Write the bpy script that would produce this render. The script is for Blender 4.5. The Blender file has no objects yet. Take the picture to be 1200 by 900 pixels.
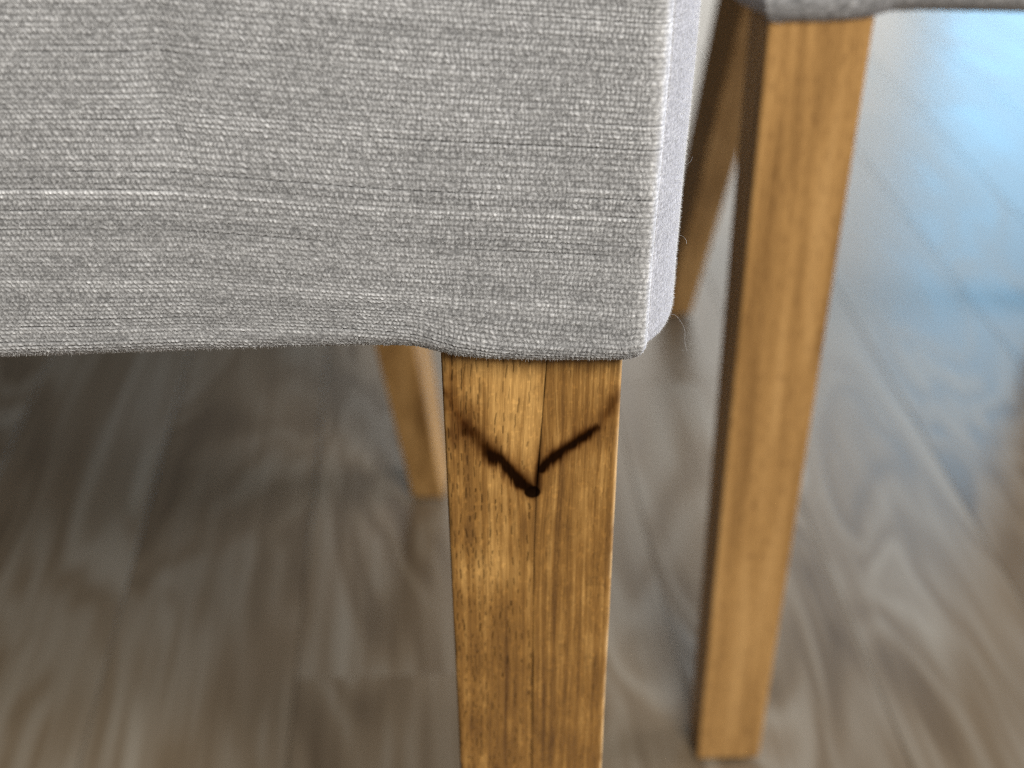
import bpy, math, random
import numpy as np
from mathutils import Vector

random.seed(7)
RNG = np.random.default_rng(7)
SC = bpy.context.scene
COL = SC.collection
R = math.radians

# ------------------------------------------------------------------ camera
cam = bpy.data.cameras.new('camera')
cam_o = bpy.data.objects.new('camera', cam)
COL.objects.link(cam_o)
SC.camera = cam_o
cam.sensor_fit = 'HORIZONTAL'
cam.sensor_width = 36.0
cam.lens = 36.0 * 1663.9 / 1200.0
cam.clip_start = 0.02
cam.clip_end = 100
CAM_H, PITCH, ROLL = 0.5576, 0.5273, 0.0069
cam_o.location = (0, 0, CAM_H)
cam_o.rotation_mode = 'XYZ'
from mathutils import Matrix
mrot = Matrix.Rotation(math.pi / 2 - PITCH, 3, 'X') @ Matrix.Rotation(ROLL, 3, 'Z')
cam_o.rotation_euler = mrot.to_euler('XYZ')
cam.dof.use_dof = True
cam.dof.focus_distance = 0.316
cam.dof.aperture_fstop = 12.0

# ------------------------------------------------------------------ light
world = bpy.data.worlds.new('World')
SC.world = world
world.use_nodes = True
bg = world.node_tree.nodes['Background']
bg.inputs[0].default_value = (1.0, 0.97, 0.92, 1)
bg.inputs[1].default_value = 0.10


def area(name, loc, target, sx, sy, watts, color, spread=180):
    L = bpy.data.lights.new(name, 'AREA')
    L.shape = 'RECTANGLE'
    L.size, L.size_y = sx, sy
    L.energy = watts
    L.color = color
    L.spread = R(spread)
    o = bpy.data.objects.new(name, L)
    COL.objects.link(o)
    o.location = loc
    o.rotation_euler = (Vector(target) - Vector(loc)).to_track_quat('-Z', 'Y').to_euler()
    return o


area('room_light', (0.45, -1.1, 1.85), (0.05, 0.3, 0.4), 0.8, 0.9, 68, (1.0, 0.965, 0.90))
area('window_light', (1.50, 4.0, 1.15), (1.50, 0.0, 1.15), 0.58, 1.9, 25, (0.33, 0.68, 1.0))
area('side_window_light', (2.25, 0.80, 0.85), (0.0, 0.65, 0.4), 1.2, 1.6, 78, (0.80, 0.85, 1.0))
area('far_fill_light', (0.45, 4.3, 1.25), (0.45, 0.0, 1.25), 1.6, 2.3, 36, (1.0, 0.97, 0.90))  # added lamp, no known source; lays a pale reflection on the boards

vs = SC.view_settings
vs.view_transform = 'Standard'
vs.look = 'None'
vs.exposure = 0.0
vs.gamma = 1.0
SC.cycles.max_bounces = 8
SC.cycles.use_denoising = False      # keep the weave and pores crisp; what noise is left reads as sensor grain
SC.cycles.filter_width = 1.05


# ------------------------------------------------------------------ numpy noise
def vnoise(x, y, seed=0):
    """smooth value noise in [-1, 1] on arrays"""
    x = np.asarray(x, np.float64); y = np.asarray(y, np.float64)
    x, y = np.broadcast_arrays(x, y)
    tab = np.random.default_rng(seed + 1000).uniform(-1, 1, (256, 256))
    xi = np.floor(x).astype(np.int64); yi = np.floor(y).astype(np.int64)
    fx = x - xi; fy = y - yi
    fx = fx * fx * (3 - 2 * fx); fy = fy * fy * (3 - 2 * fy)
    a = tab[xi & 255, yi & 255]; b = tab[(xi + 1) & 255, yi & 255]
    c = tab[xi & 255, (yi + 1) & 255]; d = tab[(xi + 1) & 255, (yi + 1) & 255]
    return (a * (1 - fx) + b * fx) * (1 - fy) + (c * (1 - fx) + d * fx) * fy


def fbm(x, y, seed=0, octv=4):
    s = 0; a = 1; n = 0
    for k in range(octv):
        s = s + a * vnoise(x * 2 ** k + 17.3 * k, y * 2 ** k + 5.1 * k, seed + k)
        n += a; a *= 0.55
    return s / n


def sst(a, b, x):
    t = np.clip((x - a) / (b - a), 0, 1)
    return t * t * (3 - 2 * t)


# ------------------------------------------------------------------ mesh helpers
def grid_faces(nu, nv, wrap_u=False):
    """faces of a grid stored v-major: index = iv*nu + iu"""
    iu = np.arange(nu if wrap_u else nu - 1); iv = np.arange(nv - 1)
    U, V = np.meshgrid(iu, iv)
    U2 = (U + 1) % nu
    return np.stack([V * nu + U, V * nu + U2, (V + 1) * nu + U2, (V + 1) * nu + U], -1).reshape(-1, 4)


def mesh_np(name, verts, quads, mat, parent=None, smooth=True, color=None, tris=None, ngons=None):
    me = bpy.data.meshes.new(name)
    verts = np.ascontiguousarray(verts, np.float32)
    loops = []
    starts = []
    totals = []
    pos = 0
    for F in (quads, tris):
        if F is None or len(F) == 0:
            continue
        F = np.asarray(F, np.int32); k = F.shape[1]
        loops.append(F.reshape(-1)); n = len(F)
        starts.append(pos + np.arange(n, dtype=np.int32) * k)
        totals.append(np.full(n, k, np.int32)); pos += n * k
    for g in (ngons or []):
        g = np.asarray(g, np.int32)
        loops.append(g); starts.append(np.array([pos], np.int32)); totals.append(np.array([len(g)], np.int32)); pos += len(g)
    loops = np.concatenate(loops); starts = np.concatenate(starts); totals = np.concatenate(totals)
    me.vertices.add(len(verts)); me.vertices.foreach_set('co', verts.reshape(-1))
    me.loops.add(len(loops)); me.loops.foreach_set('vertex_index', loops.astype(np.int32))
    me.polygons.add(len(starts)); me.polygons.foreach_set('loop_start', starts.astype(np.int32))
    me.polygons.foreach_set('use_smooth', np.full(len(starts), smooth))
    me.update(calc_edges=True)
    if color is not None:
        at = me.color_attributes.new('tone', 'FLOAT_COLOR', 'POINT')
        c4 = np.ones((len(verts), 4), np.float32); c4[:, :color.shape[1]] = color
        at.data.foreach_set('color', c4.reshape(-1))
    me.validate()
    me.materials.append(mat)
    o = bpy.data.objects.new(name, me)
    COL.objects.link(o)
    if parent is not None:
        o.parent = parent
    return o


# ------------------------------------------------------------------ materials
def new_mat(name):
    m = bpy.data.materials.new(name)
    m.use_nodes = True
    nt = m.node_tree
    b = nt.nodes['Principled BSDF']
    return m, nt, b


def N(nt, typ, **kw):
    n = nt.nodes.new(typ)
    for k, v in kw.items():
        setattr(n, k, v)
    return n


def ramp(nt, stops):
    n = nt.nodes.new('ShaderNodeValToRGB')
    cr = n.color_ramp
    cr.elements[0].position, cr.elements[0].color = stops[0][0], (*stops[0][1], 1)
    cr.elements[1].position, cr.elements[1].color = stops[-1][0], (*stops[-1][1], 1)
    for p, c in stops[1:-1]:
        e = cr.elements.new(p); e.color = (*c, 1)
    return n


def math_n(nt, op, a=None, b=None):
    n = nt.nodes.new('ShaderNodeMath'); n.operation = op
    for i, v in enumerate((a, b)):
        if v is None:
            continue
        if isinstance(v, (int, float)):
            n.inputs[i].default_value = v
        else:
            nt.links.new(v, n.inputs[i])
    return n.outputs[0]


# fabric read from the woven yarn colours of the mesh
mat_fabric, nt, b = new_mat('chenille_fabric')
at = N(nt, 'ShaderNodeVertexColor', layer_name='tone')
tc = N(nt, 'ShaderNodeTexCoord')
nz = N(nt, 'ShaderNodeTexNoise'); nz.inputs['Scale'].default_value = 2600; nz.inputs['Detail'].default_value = 2
nt.links.new(tc.outputs['Object'], nz.inputs['Vector'])
mx = N(nt, 'ShaderNodeMix', data_type='RGBA', blend_type='MULTIPLY'); mx.inputs['Factor'].default_value = 1
rp = ramp(nt, [(0.3, (0.80, 0.80, 0.81)), (0.7, (1.16, 1.16, 1.15))])
nt.links.new(nz.outputs['Fac'], rp.inputs['Fac'])
nt.links.new(at.outputs['Color'], mx.inputs['A']); nt.links.new(rp.outputs['Color'], mx.inputs['B'])
nt.links.new(mx.outputs['Result'], b.inputs['Base Color'])
b.inputs['Roughness'].default_value = 0.9
b.inputs['Specular IOR Level'].default_value = 0.15
b.inputs['Sheen Weight'].default_value = 0.35
b.inputs['Sheen Roughness'].default_value = 0.35
b.inputs['Sheen Tint'].default_value = (0.92, 0.94, 1.0, 1)
bp = N(nt, 'ShaderNodeBump'); bp.inputs['Strength'].default_value = 0.5; bp.inputs['Distance'].default_value = 0.0002
nt.links.new(nz.outputs['Fac'], bp.inputs['Height']); nt.links.new(bp.outputs['Normal'], b.inputs['Normal'])

mat_fuzz, nt, b = new_mat('fabric_fuzz')
b.inputs['Base Color'].default_value = (0.52, 0.52, 0.51, 1)
b.inputs['Roughness'].default_value = 0.8
b.inputs['Specular IOR Level'].default_value = 0.2

mat_dust, nt, b = new_mat('black_dust_cloth')
b.inputs['Base Color'].default_value = (0.02, 0.02, 0.02, 1)
b.inputs['Roughness'].default_value = 0.95

mat_felt, nt, b = new_mat('dark_felt')
b.inputs['Base Color'].default_value = (0.025, 0.018, 0.012, 1)
b.inputs['Roughness'].default_value = 0.95

# lacquered oak of the close leg: tones come from the carved mesh
mat_oak_near, nt, b = new_mat('lacquered_knotty_oak')
at = N(nt, 'ShaderNodeVertexColor', layer_name='tone')
tc = N(nt, 'ShaderNodeTexCoord')
mp = N(nt, 'ShaderNodeMapping'); mp.inputs['Scale'].default_value = (2600, 2600, 170)
nt.links.new(tc.outputs['Object'], mp.inputs['Vector'])
nz = N(nt, 'ShaderNodeTexNoise'); nz.inputs['Scale'].default_value = 1; nz.inputs['Detail'].default_value = 3
nt.links.new(mp.outputs['Vector'], nz.inputs['Vector'])
rp = ramp(nt, [(0.3, (0.80, 0.77, 0.74)), (0.7, (1.16, 1.16, 1.16))])
nt.links.new(nz.outputs['Fac'], rp.inputs['Fac'])
mx = N(nt, 'ShaderNodeMix', data_type='RGBA', blend_type='MULTIPLY'); mx.inputs['Factor'].default_value = 1
nt.links.new(at.outputs['Color'], mx.inputs['A']); nt.links.new(rp.outputs['Color'], mx.inputs['B'])
nt.links.new(mx.outputs['Result'], b.inputs['Base Color'])
b.inputs['Roughness'].default_value = 0.42
nt.links.new(math_n(nt, 'MULTIPLY', at.outputs['Alpha'], 0.4), b.inputs['Specular IOR Level'])
bp = N(nt, 'ShaderNodeBump'); bp.inputs['Strength'].default_value = 0.35; bp.inputs['Distance'].default_value = 0.00015
nt.links.new(nz.outputs['Fac'], bp.inputs['Height']); nt.links.new(bp.outputs['Normal'], b.inputs['Normal'])

# plain oak of the other legs
mat_oak, nt, b = new_mat('lacquered_oak')
tc = N(nt, 'ShaderNodeTexCoord')
oi = N(nt, 'ShaderNodeObjectInfo')
off = N(nt, 'ShaderNodeVectorMath', operation='ADD')
nt.links.new(tc.outputs['Object'], off.inputs[0]); nt.links.new(oi.outputs['Random'], off.inputs[1])
mp = N(nt, 'ShaderNodeMapping'); mp.inputs['Scale'].default_value = (110, 110, 7)
nt.links.new(off.outputs[0], mp.inputs['Vector'])
nz = N(nt, 'ShaderNodeTexNoise'); nz.inputs['Scale'].default_value = 1; nz.inputs['Detail'].default_value = 4
nz.inputs['Distortion'].default_value = 0.6
nt.links.new(mp.outputs['Vector'], nz.inputs['Vector'])
rp = ramp(nt, [(0.25, (0.20, 0.100, 0.028)), (0.5, (0.38, 0.208, 0.068)), (0.72, (0.49, 0.285, 0.105))])
nt.links.new(nz.outputs['Fac'], rp.inputs['Fac'])
mp2 = N(nt, 'ShaderNodeMapping'); mp2.inputs['Scale'].default_value = (1500, 1500, 130)
nt.links.new(off.outputs[0], mp2.inputs['Vector'])
nz2 = N(nt, 'ShaderNodeTexNoise'); nz2.inputs['Scale'].default_value = 1; nz2.inputs['Detail'].default_value = 2
nt.links.new(mp2.outputs['Vector'], nz2.inputs['Vector'])
rp2 = ramp(nt, [(0.30, (0.42, 0.36, 0.30)), (0.46, (1, 1, 1))])
nt.links.new(nz2.outputs['Fac'], rp2.inputs['Fac'])
mx = N(nt, 'ShaderNodeMix', data_type='RGBA', blend_type='MULTIPLY'); mx.inputs['Factor'].default_value = 0.8
nt.links.new(rp.outputs['Color'], mx.inputs['A']); nt.links.new(rp2.outputs['Color'], mx.inputs['B'])
nt.links.new(mx.outputs['Result'], b.inputs['Base Color'])
b.inputs['Roughness'].default_value = 0.45
b.inputs['Specular IOR Level'].default_value = 0.4

# floor boards
mat_plank, nt, b = new_mat('grey_brown_floor_board')
tc = N(nt, 'ShaderNodeTexCoord'); oi = N(nt, 'ShaderNodeObjectInfo')
sc = N(nt, 'ShaderNodeVectorMath', operation='SCALE'); sc.inputs['Scale'].default_value = 43.0
cmb = N(nt, 'ShaderNodeCombineXYZ')
nt.links.new(oi.outputs['Random'], cmb.inputs['X'])
r2 = math_n(nt, 'FRACT', math_n(nt, 'MULTIPLY', oi.outputs['Random'], 7.31))
nt.links.new(r2, cmb.inputs['Y'])
nt.links.new(cmb.outputs[0], sc.inputs[0])
off = N(nt, 'ShaderNodeVectorMath', operation='ADD')
nt.links.new(tc.outputs['Object'], off.inputs[0]); nt.links.new(sc.outputs[0], off.inputs[1])
mpa = N(nt, 'ShaderNodeMapping'); mpa.inputs['Scale'].default_value = (11, 2.6, 1)
nt.links.new(off.outputs[0], mpa.inputs['Vector'])
na = N(nt, 'ShaderNodeTexNoise'); na.inputs['Scale'].default_value = 1; na.inputs['Detail'].default_value = 2
na.inputs['Distortion'].default_value = 0.8
nt.links.new(mpa.outputs['Vector'], na.inputs['Vector'])
# growth-ring figure: contour lines of a slow noise
rings = math_n(nt, 'SINE', math_n(nt, 'MULTIPLY', na.outputs['Fac'], 46.0))
rings = math_n(nt, 'MULTIPLY', math_n(nt, 'ADD', rings, 1.0), 0.5)
mpb = N(nt, 'ShaderNodeMapping'); mpb.inputs['Scale'].default_value = (160, 5, 1)
nt.links.new(off.outputs[0], mpb.inputs['Vector'])
nb = N(nt, 'ShaderNodeTexNoise'); nb.inputs['Scale'].default_value = 1; nb.inputs['Detail'].default_value = 4
nt.links.new(mpb.outputs['Vector'], nb.inputs['Vector'])
g = math_n(nt, 'ADD', math_n(nt, 'MULTIPLY', rings, math_n(nt, 'ADD', math_n(nt, 'MULTIPLY', oi.outputs['Random'], 0.15), 0.06)), math_n(nt, 'MULTIPLY', nb.outputs['Fac'], 0.34))
g = math_n(nt, 'ADD', g, math_n(nt, 'MULTIPLY', na.outputs['Fac'], 0.60))
g = math_n(nt, 'ADD', g, math_n(nt, 'MULTIPLY', math_n(nt, 'SUBTRACT', r2, 0.5), 0.16))
rp = ramp(nt, [(0.28, (0.074, 0.048, 0.026)), (0.52, (0.156, 0.114, 0.070)), (0.78, (0.255, 0.218, 0.165)), (1.0, (0.35, 0.32, 0.265))])
nt.links.new(g, rp.inputs['Fac'])
nt.links.new(rp.outputs['Color'], b.inputs['Base Color'])
rr = N(nt, 'ShaderNodeMapRange'); rr.inputs['To Min'].default_value = 0.20; rr.inputs['To Max'].default_value = 0.46
nt.links.new(g, rr.inputs['Value']); nt.links.new(rr.outputs[0], b.inputs['Roughness'])
bp = N(nt, 'ShaderNodeBump'); bp.inputs['Strength'].default_value = 0.5; bp.inputs['Distance'].default_value = 0.0007
nt.links.new(g, bp.inputs['Height']); nt.links.new(bp.outputs['Normal'], b.inputs['Normal'])

mat_sub, nt, b = new_mat('floor_underlay')
b.inputs['Base Color'].default_value = (0.05, 0.04, 0.032, 1)
b.inputs['Roughness'].default_value = 0.8

# ------------------------------------------------------------------ floor
FL_YAW = R(3.9)     # boards run away from the camera, veering slightly left
bsz = 14.0
floor = mesh_np('floor', [(-bsz, -bsz, -0.012), (bsz, -bsz, -0.012), (bsz, bsz, -0.012), (-bsz, bsz, -0.012)],
                [(0, 1, 2, 3)], mat_sub, smooth=False)
floor['kind'] = 'structure'
floor['label'] = 'grey brown wood board floor under the chairs'

PW, PL, GAP, BEV, TH = 0.111, 1.22, 0.0005, 0.00012, 0.011


def plank_mesh():
    hx, hy = PW / 2 - GAP / 2, PL / 2 - GAP / 2
    v = []
    for (ins, z) in ((0, -TH), (0, -BEV), (BEV, 0)):
        v += [(-hx + ins, -hy + ins, z), (hx - ins, -hy + ins, z), (hx - ins, hy - ins, z), (-hx + ins, hy - ins, z)]
    f = [(8, 9, 10, 11)]
    for k in (0, 4):
        for i in range(4):
            j = (i + 1) % 4
            f.append((k + i, k + j, k + 4 + j, k + 4 + i))
    return v, f


pv, pf = plank_mesh()
plank0 = mesh_np('plank', pv, pf, mat_plank, floor, smooth=False)
first = True
cy_, sy_ = math.cos(FL_YAW), math.sin(FL_YAW)
# a board edge passes through the floor point seen at image (436, 800)
EDGE_X = -0.0806
rs = random.Random(5)
for i in range(-16, 20):
    start = rs.uniform(0, PL)
    for j in range(-2, 5):
        a = EDGE_X + (i + 0.5) * PW
        t = start + j * PL
        x = a * cy_ - t * sy_
        y = a * sy_ + t * cy_
        if y < -1.6 or y > 5.2:
            continue
        o = plank0 if first else plank0.copy()
        if not first:
            COL.objects.link(o)
            o.parent = floor
        first = False
        o.location = (x, y, 0)
        o.rotation_euler = (0, 0, FL_YAW)


# ------------------------------------------------------------------ chair geometry (outer-right front corner of a leg is the local origin)
L_LEG = 0.3992
W0, W1 = 0.042, 0.0332
D0, D1 = 0.0407, 0.0284
SEAT_W, SEAT_D, SEAT_TOP = 0.46, 0.47, 0.515
CX, CY = -SEAT_W / 2, 0.25          # chair centre in those coordinates


class Frame:
    """turns outer-corner coordinates into chair coordinates, mirrored for the chair whose left side is near the camera"""
    def __init__(self, m):
        self.m = m

    def v(self, P):
        P = np.array(P, np.float64).reshape(-1, 3).copy()
        P[:, 0] = self.m * (P[:, 0] - CX)
        P[:, 1] -= CY
        return P

    def f(self, F):
        F = np.asarray(F)
        return F if self.m > 0 else F[:, ::-1]


def ring_leg(name, fr, rings, mat, parent, bev=0.0012):
    """rings: list of (4 corners xy (front-outer, front-inner, back-inner, back-outer), z); corners are rounded"""
    V = []
    for C, z in rings:
        C = [np.array(c, float) for c in C]
        for k in range(4):
            c, p, n = C[k], C[k - 1], C[(k + 1) % 4]
            d1 = (p - c) / np.linalg.norm(p - c); d2 = (n - c) / np.linalg.norm(n - c)
            for s in (0.0, 0.33, 0.67, 1.0):
                q = c + d1 * bev * (1 - s) ** 1.7 + d2 * bev * s ** 1.7
                V.append((q[0], q[1], z))
    n = 16
    F = grid_faces(n, len(rings), True)
    caps = [list(range(n)), list(range((len(rings) - 1) * n, len(rings) * n))]
    if True:
        caps[0] = caps[0][::-1] if rings[0][1] < rings[-1][1] else caps[0]
        caps[1] = caps[1] if rings[0][1] < rings[-1][1] else caps[1][::-1]
    o = mesh_np(name, fr.v(V), fr.f(F), mat, parent, smooth=False, ngons=caps)
    return o


def glide(fr, parent, cx, cy, r):
    V = []; n = 14
    for (rr_, z) in ((r, 0.0004), (r, 0.0027), (r * 0.95, 0.0030)):
        for k in range(n):
            a = 2 * math.pi * k / n
            V.append((cx + rr_ * math.cos(a), cy + rr_ * math.sin(a), z))
    F = grid_faces(n, 3, True)
    return mesh_np('felt_glide', fr.v(V), fr.f(F), mat_felt, parent, smooth=False,
                   ngons=[list(range(n))[::-1], list(range(2 * n, 3 * n))])


Z0 = 0.0030      # legs stand on their felt glides


def leg_w(z):
    t = 1 - z / L_LEG
    return W0 + (W1 - W0) * t, D0 + (D1 - D0) * t


def front_leg(fr, parent, mirrored=False):
    rings = []
    for z in (Z0, 0.10, 0.20, 0.30, 0.412):
        w, d = leg_w(z)
        C = [(0, 0), (-w, 0), (-w, d), (0, d)]
        if mirrored:
            C = [(-SEAT_W + w, 0), (-SEAT_W, 0), (-SEAT_W, d), (-SEAT_W + w, d)]
        rings.append((C, z))
    o = ring_leg('leg', fr, rings, mat_oak, parent)
    x = -W1 / 2 if not mirrored else -SEAT_W + W1 / 2
    glide(fr, o, x, D1 / 2, 0.0135)
    return o


REAR = dict(rx=0.0508, ry=0.5143, al=-0.104, rxt=0.0985, ryt=0.4484, wt=0.0335, wb=0.0215, dt=0.0748, db=0.0397)


def rear_leg(fr, parent, mirrored=False):
    q = REAR
    rings = []
    ca, sa = math.cos(q['al']), math.sin(q['al'])
    for z in (Z0, 0.10, 0.20, 0.30, 0.412):
        t = 1 - z / L_LEG
        x = q['rxt'] + (q['rx'] - q['rxt']) * t; y = q['ryt'] + (q['ry'] - q['ryt']) * t
        w = q['wt'] + (q['wb'] - q['wt']) * t; d = q['dt'] + (q['db'] - q['dt']) * t
        C = [(x, y), (x + w * ca, y - w * sa), (x + w * ca + d * sa, y - w * sa + d * ca), (x + d * sa, y + d * ca)]
        C = [(-a, b_) for a, b_ in C]           # inward -> -x
        if mirrored:
            C = [(-SEAT_W - a, b_) for a, b_ in C]
            C = [C[1], C[0], C[3], C[2]]
        rings.append((C, z))
    o = ring_leg('leg', fr, rings, mat_oak, parent)
    C = rings[0][0]
    glide(fr, o, sum(c[0] for c in C) / 4, sum(c[1] for c in C) / 4, 0.0105)
    return o


# ---- the close leg: two glued staves with pores, glue line and a spike knot
SEAM_Z = np.array([0.0, 0.2687, 0.3285, 0.345, 0.3611, 0.3844, 0.3982, 0.42])
SEAM_X = np.array([-0.0168, -0.0194, -0.0198, -0.0198, -0.0195, -0.0183, -0.0176, -0.0170])
KNOT_L = np.array([(-41.5, 389.5), (-40.1, 387.1), (-36.6, 380.0), (-32.6, 374.7), (-28.5, 370.2), (-24.4, 365.2), (-20.6, 361.2)]) * 1e-3
KNOT_R = np.array([(-18.6, 367.4), (-17.4, 369.2), (-14.2, 372.2), (-9.2, 376.2), (-4.7, 379.7), (-2.6, 384.0), (0.2, 388.0)]) * 1e-3


def poly_dist(X, Z, P):
    best = np.full(X.shape, 1e9); par = np.zeros(X.shape)
    n = len(P) - 1
    for k in range(n):
        a, b_ = P[k], P[k + 1]
        d = b_ - a
        t = np.clip(((X - a[0]) * d[0] + (Z - a[1]) * d[1]) / (d @ d), 0, 1)
        dist = np.hypot(X - a[0] - t * d[0], Z - a[1] - t * d[1])
        m = dist < best
        best = np.where(m, dist, best); par = np.where(m, (k + t) / n, par)
    return best, par


def wood_fields(X, Z, right):
    """colour (linear) and inward depth over the front of the leg; X, Z in metres"""
    x = X * 1000; z = Z * 1000
    # grain runs along z and swings round the knot
    kx, kz = -20.3, 361.0
    swing = 2.2 * np.exp(-((x - kx) / 7) ** 2 - ((z - kz - 9) / 16) ** 2) * np.tanh((x - kx) / 2.5)
    gx = x - swing + 0.5 * vnoise(x / 9, z / 45, 3)
    g1 = fbm(gx / 1.1, z / 60, 11 + 40 * right, 4)
    g2 = fbm(gx / 0.35, z / 22, 23 + 40 * right, 3)
    blot = fbm(x / 7, z / 13, 31 + 40 * right, 3)
    light = np.array([0.51, 0.292, 0.092]); mid = np.array([0.235, 0.116, 0.028]); dark = np.array([0.090, 0.040, 0.010])
    v = 0.53 + 0.34 * g1 + 0.20 * g2 + 0.32 * blot + 0.10 * sst(375, 395, z) - 0.06 * sst(340, 300, z)
    if right:
        v = v - 0.06 + 0.04 * np.sin(gx * 1.9 + 1.5 * vnoise(gx / 4, z / 80, 5))
    # paler inside the V of the knot and at the top
    inside = np.exp(-((x + 23) / 8.0) ** 2) * sst(362, 374, z) * (0 if right else 1)
    v = v + 0.22 * inside
    v = np.clip(v, 0, 1)[..., None]
    col = np.where(v < 0.5, dark + (mid - dark) * v * 2, mid + (light - mid) * (v * 2 - 1))
    dep = -0.00003 * g2
    # short flecks of medullary ray
    fl = sst(0.38, 0.62, vnoise(x / 0.75 + 31, z / 1.1, 71)) * sst(-0.1, 0.4, vnoise(x / 5, z / 10, 72))
    col = col * (1 - 0.16 * fl[..., None])
    fl2 = sst(0.45, 0.7, vnoise(x / 0.5 + 11, z / 0.8, 75))
    col = col * (1 + 0.22 * fl2[..., None])
    # open pores: thin dark dashes lined up in rows along the grain
    pore = np.zeros(X.shape)
    rg = np.random.default_rng(90 + right)
    zs = Z[:, 0] * 1000
    if not right:
        rows = [(-41.0, 1.0), (-39.4, 1.2), (-37.6, 1.3), (-36.4, 0.9), (-35.0, 1.1), (-33.4, 0.9), (-31.4, 0.8), (-29.6, 0.8),
                (-27.4, 0.55), (-25.8, 0.5), (-24.0, 0.35), (-21.6, 0.5)]
    else:
        rows = [(-17.0, 0.3), (-14.5, 0.25), (-12.0, 0.3), (-9.0, 0.35), (-6.6, 0.5), (-5.0, 0.6), (-3.2, 0.7), (-1.6, 0.6)]
    for (xc, den) in rows:
        zz = 255.0
        while zz < 415:
            up = sst(372, 395, np.array(zz))
            ln = rg.uniform(1.0, 3.2) + up * rg.uniform(0.0, 4.5) * (0 if right else 1)
            zz += ln + rg.exponential(1.5 / den)
            if rg.random() > 0.88:
                continue
            pc = zz - ln / 2
            # rows keep their share of the tapering width
            f = (W0 + (W1 - W0) * (1 - pc / 399.2)) / W0
            px = xc * f + rg.normal(0, 0.28)
            wd = rg.uniform(0.10, 0.20) * (0.55 if right else 1.0)
            st = rg.uniform(0.55, 1.0) * (0.55 if right else 1.0)
            sel = np.where(np.abs(zs - pc) < ln * 0.75 + 0.5)[0]
            if len(sel) == 0:
                continue
            s = slice(sel.min(), sel.max() + 1)
            wob = px + 0.12 * vnoise(z[s] / 1.2, xc, 7) + rg.normal(0, 0.04) * (z[s] - pc)
            q = np.exp(-((gx[s] - wob) / wd) ** 2) * (1 - sst(ln * 0.38, ln * 0.6, np.abs(z[s] - pc))) * st
            pore[s] = np.maximum(pore[s], q)
    col = col * (1 - 0.86 * pore[..., None]) + np.array([0.012, 0.006, 0.002]) * pore[..., None]
    dep = dep + 0.00016 * pore
    # fine hairline streaks
    hs = sst(0.45, 0.8, vnoise(gx / 0.22, z / 9, 51 + right)) * 0.18
    col = col * (1 - hs[..., None])
    # spike knot: two smoky arms that meet at a pin hole on the glue line, feathered along the grain
    feather = vnoise(gx / 0.42, z / 7.0, 61)
    cloud = vnoise(x / 2.6, z / 2.2, 62)
    P = KNOT_R if right else KNOT_L
    lift = (0.55 * feather + 0.35 * cloud) * 1e-3 * (0.6 if right else 1.0)
    d, t = poly_dist(X, Z + lift * (1.2 - (0 if right else 1) * 0.0), P)
    d = d * 1000
    zarm = np.interp(x, P[:, 0] * 1000, P[:, 1] * 1000)
    above = z - zarm
    if not right:
        width = 1.75 + 3.0 * (1 - t) ** 1.4 + 0.5 * cloud + 0.3 * feather
        strength = 0.30 + 0.95 * sst(0.22, 0.75, t) + 0.22 * cloud * (1 - t)
    else:
        width = 1.15 + 0.65 * np.sin(np.clip(t / 0.66, 0, 1) * math.pi) + 1.5 * sst(0.66, 0.95, t) + 0.25 * cloud + 0.22 * feather
        strength = np.where(t < 0.66, 1.25 - 0.45 * t, 0.48) * (1 - 0.45 * np.exp(-((t - 0.74) / 0.08) ** 2)) + 0.15 * cloud
    dark_k = np.clip(np.exp(-(d / np.clip(width, 0.6, 5)) ** 2) * strength, 0, 1)
    # scorched brown glow round the arms, drawn out up the grain
    reach = np.where(above > 0, 5.0 + 1.8 * feather, 3.0 + 1.0 * feather)
    halo = np.exp(-np.clip(np.abs(above), 0, 40) / np.clip(reach, 0.8, 9)) * sst(-43, -40, x) * (0.72 + 0.22 * cloud + 0.2 * feather)
    halo = halo * ((1 - 0.45 * sst(-24, -20.5, x)) if not right else (0.80 * sst(-20, -17.5, x)))
    halo = np.clip(halo, 0, 0.8)
    col = col * (1 - halo[..., None] * np.array([0.56, 0.70, 0.84]))
    # brown smear toward the inner edge
    if not right:
        sm = np.exp(-((x + 39) / 4.0) ** 2 - ((z - 379) / 6.0) ** 2) * (0.55 + 0.35 * cloud)
        col = col * (1 - np.clip(sm, 0, 0.7)[..., None] * np.array([0.6, 0.72, 0.85]))
    # the hole and the dark run up the seam from it
    hd = np.hypot((x - kx + 0.2) / 1.85, (z - kz) / 1.75)
    hole = 1 - sst(0.95, 1.25, hd + 0.05 * cloud)
    sx = np.interp(Z, SEAM_Z, SEAM_X) * 1000
    run = np.exp(-((x - sx) / (0.6 + 0.75 * sst(372, 362, z))) ** 2) * sst(360, 362, z) * (1 - sst(368, 379, z))
    dk = np.clip(np.maximum.reduce([dark_k * 0.97, hole, run * 0.9]), 0, 1)
    col = col * (1 - dk[..., None]) ** np.array([1.25, 1.42, 1.55]) + np.array([0.0065, 0.0028, 0.0012]) * dk[..., None]
    dep = dep + 0.0004 * (1 - sst(0.3, 1.0, hd)) + 0.00008 * dk
    # the glue line
    gl = np.exp(-((x - sx) / 0.16) ** 2) * (0.55 + 0.45 * sst(-0.3, 0.5, vnoise(z / 6, 3.3, 77) + 0.4 * sst(330, 380, z)))
    col = col * (1 - 0.9 * gl[..., None])
    dep = dep + 0.00022 * gl
    return np.concatenate([col, (1 - np.clip(dk + 0.6 * pore + 0.4 * halo, 0, 1))[..., None]], -1), dep


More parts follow.
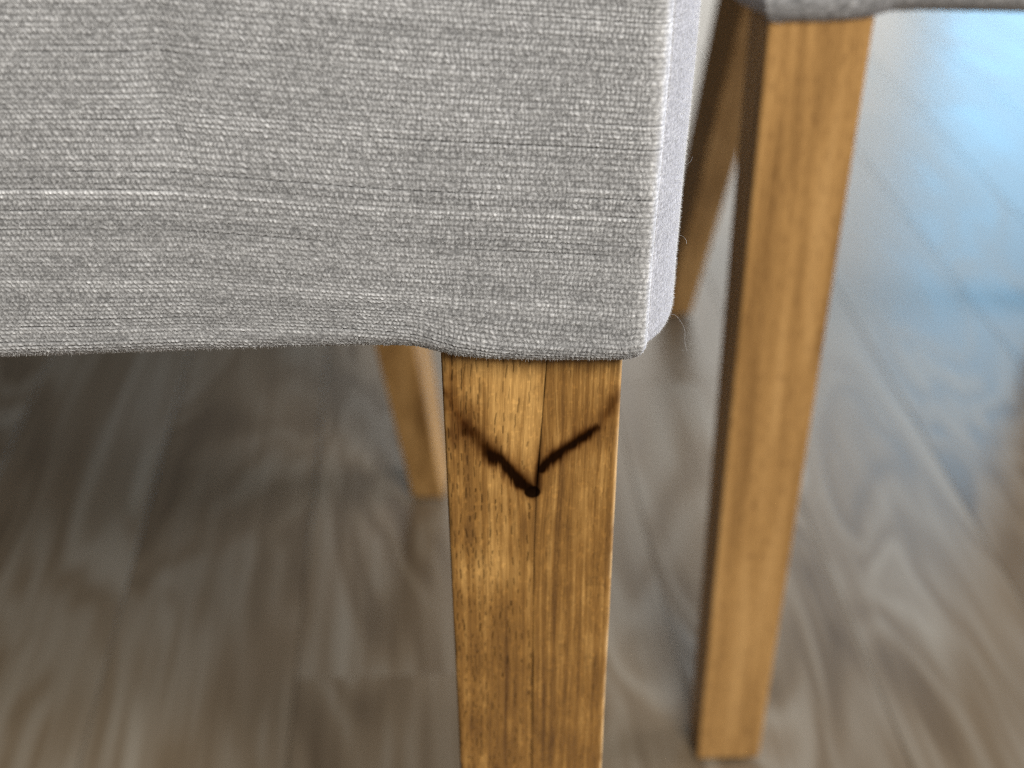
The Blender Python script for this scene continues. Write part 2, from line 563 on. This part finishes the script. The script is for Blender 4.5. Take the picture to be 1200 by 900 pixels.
def stave(fr, parent, right):
    zf = np.arange(0.2560, 0.4120, 0.00030)
    zc = np.array([Z0, 0.03, 0.08, 0.13, 0.18, 0.22, 0.245])
    zz = np.concatenate([zc, zf])
    nf = 135
    a = np.linspace(0, 1, nf)
    # denser at the rounded outer edge
    a = a if not right else a
    w, d = leg_w(zz)
    xs = np.interp(zz, SEAM_Z, SEAM_X)
    if right:
        x0, x1 = xs - 0.0, np.zeros_like(xs)          # seam -> outer edge
    else:
        x0, x1 = -w, xs                                # inner edge -> seam
    X = x0[:, None] + (x1 - x0)[:, None] * a[None, :]
    Zg = np.repeat(zz[:, None], nf, 1)
    col, dep = wood_fields(X, Zg, right)
    gloss = col[..., 3:]; col = col[..., :3]
    Y = dep.copy()
    r = 0.0011 + 0.0004 * vnoise(zz / 0.012, 0.5, 5)
    e = (np.abs(X - (x1 if right else x0)[:, None]))
    rr_ = r[:, None]
    Y = Y + np.where(e < rr_, rr_ - np.sqrt(np.clip(rr_ ** 2 - (rr_ - e) ** 2, 0, None)), 0)
    # outer arris: worn lacquer plus a painted highlight; inner arris darkened
    edge_wear_light = np.exp(-(e / 0.0006) ** 2) * (0.35 + 0.65 * sst(-0.5, 0.4, vnoise(Zg / 0.004, X * 0, 8)))
    if right:
        col = col + (np.array([0.62, 0.42, 0.20]) - col) * (0.7 * edge_wear_light)[..., None]
    else:
        col = col * (1 - 0.55 * edge_wear_light[..., None])
    front = np.stack([X, Y, Zg], -1)
    nz_ = len(zz)
    side_x = x1 if right else x0
    seam_x = x0 if right else x1
    ydep = np.array([0.0022, 0.006, 0.015])
    side = [np.stack([side_x, np.full(nz_, yy), zz], -1) for yy in ydep] + [np.stack([side_x, d, zz], -1)]
    back = [np.stack([seam_x, d, zz], -1)]
    side = np.stack(side, 1); back = np.stack(back, 1)
    if right:
        ring = np.concatenate([front, side, back], 1)
    else:
        ring = np.concatenate([front, back, side[:, ::-1]], 1)
    n = ring.shape[1]
    c = np.ones((nz_, n, 4)); c[:, :nf, :3] = col; c[:, :nf, 3:] = gloss
    gs = fbm(ring[:, nf:, 1] * 900, ring[:, nf:, 2] * 16, 15, 3)[..., None]
    c[:, nf:, :3] = np.array([0.30, 0.145, 0.036]) * (1 + 0.4 * gs)
    F = grid_faces(n, nz_, True)
    o = mesh_np('stave', fr.v(ring.reshape(-1, 3)), fr.f(F), mat_oak_near, parent, smooth=True, color=c.reshape(-1, 4),
                ngons=[list(range(n))[::-1], list(range((nz_ - 1) * n, nz_ * n))])
    # keep the long edges crisp
    return o


# ---- the upholstered seat cover
def outline(chair_fine):
    """closed plan outline, anticlockwise seen from above is not needed; runs front-left -> seam -> right side -> back -> left side"""
    P = []
    # front, from the far front corner to the seam roll
    xl = -SEAT_W - 0.0045
    for s in np.linspace(0, 1, 60):
        P.append((xl + 0.012 + (0.0018 - xl - 0.012) * s, -0.0070))
    for a in np.linspace(0, 80, 9)[1:]:
        P.append((0.0018 + 0.0026 * math.sin(R(a)), -0.0070 + 0.0026 * (1 - math.cos(R(a)))))
    seam_i = len(P)
    s = np.concatenate([np.linspace(0.0004, 0.06, 70), np.linspace(0.066, 0.455, 50)])
    x = 0.0046 + 0.0098 * (1 - np.exp(-s / 0.010)) - 0.09 * np.clip((s - 0.03) / 0.44, 0, 1) ** 1.15
    for xx, ss in zip(x, s):
        P.append((xx, -0.0040 + ss))
    xe = x[-1]
    for a in np.linspace(0, 90, 8)[1:]:
        P.append((xe - 0.015 * (1 - math.cos(R(a))) - 0.001, 0.451 + 0.018 * math.sin(R(a))))
    xb = P[-1][0]
    mir = lambda p: (-SEAT_W - p[0], p[1])
    right = P[60:]
    for t in np.linspace(0, 1, 20)[1:-1]:
        P.append((xb + (-SEAT_W - xb - xb) * t, P[-1][1] if False else right[-1][1]))
    for p in right[::-1]:
        P.append(mir(p))
    P = np.array(P)
    # close: remove the last duplicate of the start
    keep = np.concatenate([[True], np.hypot(*np.diff(P, axis=0).T) > 1e-6])
    P = P[keep]
    return P, seam_i


def cover(fr, parent, fine):
    P, seam_i = outline(fine)
    Pc = np.vstack([P, P[:1]])
    ds = np.hypot(*np.diff(Pc, axis=0).T)
    S = np.concatenate([[0], np.cumsum(ds)])
    S0 = S[seam_i - 1] + 0.0002
    total = S[-1]
    u_poly = S - S0
    if fine:
        u = np.concatenate([np.arange(u_poly[0], -0.150, 0.004), np.arange(-0.150, 0.045, 0.00022), np.arange(0.046, 0.09, 0.0015),
                            np.arange(0.092, u_poly[-1] - 0.003, 0.005)])
        # profile coordinate: <0 goes up from the start of the hem roll, >0 rolls under
        vv = np.concatenate([np.arange(-0.112, -0.086, 0.002), np.arange(-0.086, 0.0125, 0.00023), np.linspace(0.0135, 0.024, 6)])
    else:
        u = np.concatenate([np.arange(u_poly[0], -0.13, 0.004), np.arange(-0.13, 0.045, 0.0012), np.arange(0.046, u_poly[-1] - 0.003, 0.005)])
        vv = np.concatenate([np.arange(-0.112, 0.0, 0.0014), np.arange(0, 0.0125, 0.0006), np.linspace(0.0135, 0.024, 5)])
    nu, nv = len(u), len(vv)
    bx = np.interp(u, u_poly, Pc[:, 0]); by = np.interp(u, u_poly, Pc[:, 1])
    tx = np.gradient(bx, u); ty = np.gradient(by, u)
    k = np.hypot(tx, ty); tx /= k; ty /= k
    nx, ny = ty, -tx          # outward (front tangent +x -> normal -y)
    U, V = np.meshgrid(u, vv)
    # hem line
    front_x = bx
    hx = np.array([-0.50, -0.139, -0.092, -0.060, -0.0485, -0.0455, -0.0425, -0.0385, -0.030, -0.020, 0.000, 0.0035])
    hz = np.array([0.4075, 0.4080, 0.4092, 0.4099, 0.4096, 0.4090, 0.4080, 0.4068, 0.4058, 0.4054, 0.4052, 0.4060])
    zc_front = np.interp(bx, hx, hz)
    zc_side = np.interp(u, [0, 0.004, 0.012, 0.03, 0.2], [0.4062, 0.4075, 0.4075, 0.406, 0.408])
    zc = np.where(u < 0, zc_front, zc_side)
    ker = np.ones(9) / 9
    if fine:
        zp = np.pad(zc, 4, mode='edge'); zc = np.convolve(zp, ker, 'valid')
    Rr = np.where(u < -0.001, 0.0060, 0.0060 + 0.004 * sst(0.0, 0.012, u))[None, :]
    if not fine:
        Rr = Rr * 0 + 0.013; zc = zc + 0.0062
    ang = np.clip(V / Rr, 0, R(115))
    arc = Rr * R(115)
    tail = np.clip(V - arc, 0, None)
    inn = np.where(V > 0, Rr * (1 - np.cos(ang)) + tail * 0.95, 0)
    up = np.where(V > 0, -Rr * np.sin(ang) + tail * 0.25, -V)
    # top shoulder rolls in
    Rt = 0.014
    vt = np.clip(-0.097 - V, 0, None)
    at_ = np.clip(vt / Rt, 0, R(90))
    up = np.where(vt > 0, 0.097 + Rt * np.sin(at_), up)
    inn = np.where(vt > 0, Rt * (1 - np.cos(at_)), inn)
    hold = sst(-0.013, 0.001, V)          # only the hem follows the leg, the cloth above hangs level
    Z = 0.4070 + (zc[None, :] - 0.4070) * hold + up
    lean = 0.022 * (Z - 0.41) * (V <= 0)
    und = 0.0004 * fbm(U / 0.04, V / 0.03, 40, 2) - 0.0012 * np.exp(-((U + 0.100 - 0.03 * V) / 0.004) ** 2) * sst(-0.035, -0.06, V)
    bulge = 0.0015 * np.sin(np.clip((-V) / 0.09, 0, 1) * math.pi) * sst(-0.01, -0.05, U) * (U < 0)
    o_ = -inn + lean + und * (V < 0.004) + bulge
    # crease of the corner seam and the pipe-like roll beside it
    seam = -0.0011 * np.exp(-(U / 0.00055) ** 2) + 0.0006 * np.exp(-((U + 0.0022) / 0.0011) ** 2)
    o_ = o_ + seam
    X = bx[None, :] + nx[None, :] * o_
    Y = by[None, :] + ny[None, :] * o_
    Pm = np.stack([X, Y, Z], -1)
    du = np.gradient(Pm, u, axis=1); dv = np.gradient(Pm, vv, axis=0)
    nrm = np.cross(du, dv)
    nrm /= np.linalg.norm(nrm, axis=-1, keepdims=True) + 1e-12
    chk = (nrm[nv // 2, :, 0] * nx + nrm[nv // 2, :, 1] * ny).mean()
    if chk < 0:
        nrm = -nrm
    # ---- weave
    fade = np.ones(U.shape)
    if fine:
        fade = sst(-0.155, -0.149, U) * (1 - sst(0.043, 0.046, U)) * sst(-0.090, -0.085, V)
    rowshift = np.interp(U, [-0.5, -0.137, -0.102, -0.067, -0.031, -0.005, 0.05], [0.0, 0, -0.0005, -0.0036, -0.0068, -0.0085, -0.0080])
    rowshift = rowshift + 0.0003 * vnoise(U / 0.03, V / 0.04, 9)
    vz = (-V - rowshift) + 0.20            # metres, rows are level lines of vz
    rg = np.random.default_rng(12)
    pitch = rg.uniform(0.00090, 0.00142, 400)
    edges = np.cumsum(pitch)
    j = np.clip(np.searchsorted(edges, vz), 1, 399)
    e0 = edges[j - 1]; e1 = edges[j]
    frr = (vz - e0) / (e1 - e0)
    row_amp = rg.uniform(0.66, 1.0, 401); row_tone = rg.normal(0, 0.028, 401)
    row_gap = (rg.random(401) < 0.22) * rg.uniform(0.4, 1.0, 401)
    row_shift = rg.uniform(-0.08, 0.08, 401)
    zone = 1 - sst(-0.085, -0.035, U + 0.012 * vnoise(U / 0.03, V / 0.02, 14))   # twill on the left, square tufts near the seam
    cc = U / 0.00099 + 0.6 * vnoise(U / 0.006, vz / 0.003, 21) + 0.42 * vnoise(U / 0.0016, vz / 0.0016, 22) \
        + row_shift[j] + j * (-0.36 * np.round(zone * 4) / 4) + 0.42 * (frr - 0.5) * (0.15 + 1.1 * zone)
    ic = np.floor(cc).astype(np.int64); fc = cc - ic
    htab = np.random.default_rng(33).random((512, 512))
    hij = htab[ic & 511, j & 511]
    h2 = np.random.default_rng(34).random((512, 512))[ic & 511, j & 511]
    bump = np.sin(math.pi * frr) ** 0.8 * np.sin(math.pi * fc) ** 0.9
    soft = 0.72 + 0.28 * sst(-0.35, 0.35, fbm(U / 0.012, vz / 0.006, 18, 2))
    amp = row_amp[j] * (0.45 + 0.55 * hij) * soft
    tuft = bump * amp
    gmask = sst(-0.15, 0.35, vnoise(U / 0.028, j * 3.7, 44))
    gap = row_gap[j] * np.exp(-((frr - 0.04) / 0.14) ** 2) * gmask
    fibre = 0.55 * vnoise(U / 0.00035, vz / 0.00055, 55) + 0.45 * vnoise((U + vz) / 0.0005, (U - vz) / 0.00028, 56)
    side_k = np.where(U > 0.0004, 0.30, 1.0)
    near_seam = np.exp(-((U + 0.0016) / 0.0020) ** 2)  # weave flattens at the rim; light caught there is painted into the tone
    # one thick pale slub across the front
    slub_v = 0.20 + 0.0367
    sl = np.exp(-((vz - slub_v - 0.0004 * vnoise(U / 0.012, 5.0, 68)) / 0.0009) ** 2) * (U < -0.004) * (0.62 + 0.38 * vnoise(U / 0.006, 2.0, 66)) * (0.45 + 0.55 * sst(-0.045, -0.085, U))
    h = (0.00036 * tuft - 0.00030 * gap + 0.00018 * fibre + 0.00022 * sl * (0.4 + bump)) * side_k * (1 - 0.55 * near_seam) * fade
    Pm = Pm + nrm * h[..., None]
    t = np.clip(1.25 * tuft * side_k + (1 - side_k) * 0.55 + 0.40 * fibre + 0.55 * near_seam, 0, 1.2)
    long_tone = fbm(U / 0.022, vz / 0.0035, 81, 3)
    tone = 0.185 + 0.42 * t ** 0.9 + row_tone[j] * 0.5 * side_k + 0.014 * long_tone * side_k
    tone = tone + (h2 > 0.92) * 0.08 * bump * side_k + sl * (0.07 + 0.34 * bump * (0.5 + 0.8 * hij))
    tone = tone * (1 - 0.55 * gap * side_k)
    if fine:
        tone = tone * fade + 0.36 * (1 - fade)
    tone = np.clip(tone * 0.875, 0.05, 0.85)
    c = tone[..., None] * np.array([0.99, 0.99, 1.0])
    c = np.where((U > 0)[..., None], tone[..., None] * np.array([0.97, 0.965, 1.0]), c)  # cool window light on the side panel is tinted into its colour
    # close the top with shrinking rings
    top = []
    ctr = np.array([-SEAT_W / 2, 0.22])
    ring0 = Pm[0]
    extra = []
    for s_, dz in ((0.9, 0.003), (0.7, 0.007), (0.4, 0.010), (0.12, 0.011)):
        q = ring0.copy(); q[:, :2] = ctr + (ring0[:, :2] - ctr) * s_; q[:, 2] = ring0[0, 2] + dz
        extra.append(q)
    allP = np.concatenate([np.stack(extra[::-1], 0), Pm], 0)
    allC = np.concatenate([np.full((4, nu, 3), 0.36), c], 0)
    nva = nv + 4
    F = grid_faces(nu, nva, True)
    a_, b_, c_ = (allP[nva // 2, nu // 2], allP[nva // 2, nu // 2 + 1], allP[nva // 2 + 1, nu // 2])
    fn = np.cross(b_ - a_, c_ - a_)
    if fn @ nrm[nva // 2 - 4, nu // 2] < 0:
        F = F[:, ::-1]
    name = 'seat_cover'
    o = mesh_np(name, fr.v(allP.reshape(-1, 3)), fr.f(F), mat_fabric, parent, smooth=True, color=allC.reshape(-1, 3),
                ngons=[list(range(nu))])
    return o, Pm, nrm, U, V


def fuzz(fr, parent, Pm, nrm, U, V, n):
    """short loose pile standing off the weave"""
    ok = np.argwhere((U > -0.149) & (U < 0.042) & (V > -0.083) & (V < 0.0055))
    rg = np.random.default_rng(3)
    pick = ok[rg.integers(0, len(ok), n)]
    p = Pm[pick[:, 0], pick[:, 1]]; q = nrm[pick[:, 0], pick[:, 1]]
    d = q + rg.normal(0, 0.75, p.shape) + np.array([0, 0, -0.25])
    d /= np.linalg.norm(d, axis=1, keepdims=True)
    d = np.where((np.sum(d * q, 1) < 0.12)[:, None], d + q * 0.6, d)
    ln = rg.uniform(0.0003, 0.0008, n)[:, None]
    w = np.cross(d, rg.normal(0, 1, p.shape)); w /= np.linalg.norm(w, axis=1, keepdims=True)
    w = w * 0.000028
    base = p - q * 0.0001
    V3 = np.stack([base - w, base + w, p + d * ln], 1).reshape(-1, 3)
    T = np.arange(3 * n).reshape(-1, 3)
    o = mesh_np('loose_pile', fr.v(V3), None, mat_fuzz, parent, smooth=False, tris=T)
    o['kind'] = 'stuff'
    return o


def fibre(fr, parent, pts, r=0.00002):
    pts = np.array(pts, float)
    # smooth through the points
    tt = np.linspace(0, len(pts) - 1, 24)
    q = np.stack([np.interp(tt, np.arange(len(pts)), pts[:, k]) for k in range(3)], -1)
    for _ in range(3):
        q[1:-1] = 0.25 * q[:-2] + 0.5 * q[1:-1] + 0.25 * q[2:]
    V = []
    for k, p in enumerate(q):
        for a in range(3):
            an = a * 2.094
            V.append(p + r * np.array([math.cos(an), math.sin(an) * 0.6, math.sin(an) * 0.6]))
    return mesh_np('lint_fibre', fr.v(V), fr.f(grid_faces(3, len(q), True)), mat_fuzz, parent)


def box_obj(name, fr, lo, hi, mat, parent):
    x0, y0, z0 = lo; x1, y1, z1 = hi
    V = [(x0, y0, z0), (x1, y0, z0), (x1, y1, z0), (x0, y1, z0), (x0, y0, z1), (x1, y0, z1), (x1, y1, z1), (x0, y1, z1)]
    F = [(3, 2, 1, 0), (4, 5, 6, 7), (0, 1, 5, 4), (1, 2, 6, 5), (2, 3, 7, 6), (3, 0, 4, 7)]
    return mesh_np(name, fr.v(V), fr.f(F), mat, parent, smooth=False)


def backrest(fr, parent):
    """padded back: rounded slab leaning backward"""
    nu, nv = 64, 40
    V = []; C = []
    for jv in range(nv):
        t = jv / (nv - 1)
        z = 0.50 + 0.46 * t
        for iu in range(nu):
            a = 2 * math.pi * iu / nu
            ca, sa = math.cos(a), math.sin(a)
            ex = 0.22
            k = 1.0 if t < 0.93 else math.sqrt(max(0.0, 1 - ((t - 0.93) / 0.07) ** 2)) * 0.75 + 0.25
            x = -SEAT_W / 2 + (0.165 + 0.045 * t) * abs(ca) ** ex * math.copysign(1, ca) * (0.9 + 0.1 * k)
            y = 0.418 + 0.11 * t + 0.034 * k * abs(sa) ** 0.5 * math.copysign(1, sa)
            V.append((x, y, z))
            C.append((0.36, 0.36, 0.35))
    F = grid_faces(nu, nv, True)
    return mesh_np('backrest', fr.v(V), fr.f(F), mat_fabric, parent, smooth=True, color=np.array(C),
                   ngons=[list(range(nu))[::-1], list(range((nv - 1) * nu, nv * nu))])


def chair(label, ox, oy, psi, m, fine):
    root = bpy.data.objects.new('dining_chair', None)
    COL.objects.link(root)
    c, s = math.cos(psi), math.sin(psi)
    lx, ly = m * (-CX), -CY                       # the leg corner in chair coordinates
    root.location = (ox - (c * lx - s * ly), oy - (s * lx + c * ly), 0)
    root.rotation_euler = (0, 0, psi)
    root.empty_display_size = 0.1
    root['label'] = label
    root['category'] = 'chair'
    root['group'] = 'grey upholstered dining chairs on oak legs'
    fr = Frame(m)
    cov, Pm, nrm, U, V = cover(fr, root, fine)
    if fine:
        leg = bpy.data.objects.new('leg', None)
        COL.objects.link(leg); leg.parent = root
        leg['label'] = 'oak leg with a dark V shaped knot across its glue line'
        leg.empty_display_size = 0.03
        stave(fr, leg, False); stave(fr, leg, True)
        glide(fr, leg, -W1 / 2, D1 / 2, 0.0135)
        fuzz(fr, root, Pm, nrm, U, V, 90000)
        def at(uu, v_):
            iu = np.argmin(np.abs(U[0] - uu)); iv = np.argmin(np.abs(V[:, 0] - v_))
            return Pm[iv, iu], nrm[iv, iu]
        p, n_ = at(0.018, 0.004)
        fibre(fr, root, [p, p + n_ * 0.002 + np.array([0, 0, 0.0015]), p + n_ * 0.0045 + np.array([0.0005, 0, -0.001]),
                         p + n_ * 0.005 + np.array([0, 0, -0.0045]), p + n_ * 0.0062 + np.array([0, 0, -0.0062]), p + n_ * 0.0045 + np.array([0, 0, -0.0068])])
        for uu, v_, k in ((0.028, -0.048, 1), (0.026, -0.058, -1), (0.027, -0.030, 1), (0.020, -0.016, -1)):
            p, n_ = at(uu, v_)
            fibre(fr, root, [p, p + n_ * 0.0012 + np.array([0, 0, 0.0004 * k]), p + n_ * 0.002 + np.array([0, 0, 0.0012 * k]), p + n_ * 0.0022 + np.array([0, 0, 0.0022 * k])], 0.00002)
        p, n_ = at(-0.072, -0.062)
        fibre(fr, root, [p, p + n_ * 0.0009 + np.array([0.0015, 0, -0.0014]), p + n_ * 0.001 + np.array([0.0028, 0, -0.0034]), p + n_ * 0.0002 + np.array([0.0026, 0, -0.0044])])
    else:
        front_leg(fr, root)
    front_leg(fr, root, True)
    rear_leg(fr, root)
    rear_leg(fr, root, True)
    box_obj('dust_cover', fr, (-SEAT_W + 0.03, 0.02, 0.4115), (-0.03 , 0.40, 0.414), mat_dust, root)
    backrest(fr, root)
    return root


chair('grey upholstered chair close to the camera, dark V shaped knot on its front oak leg', 0.0256, 0.2863, 0.0401, 1, True)
chair('grey upholstered chair farther right whose plain oak leg reaches the floor in view', 0.1005, 0.5560, 0.0404, -1, False)
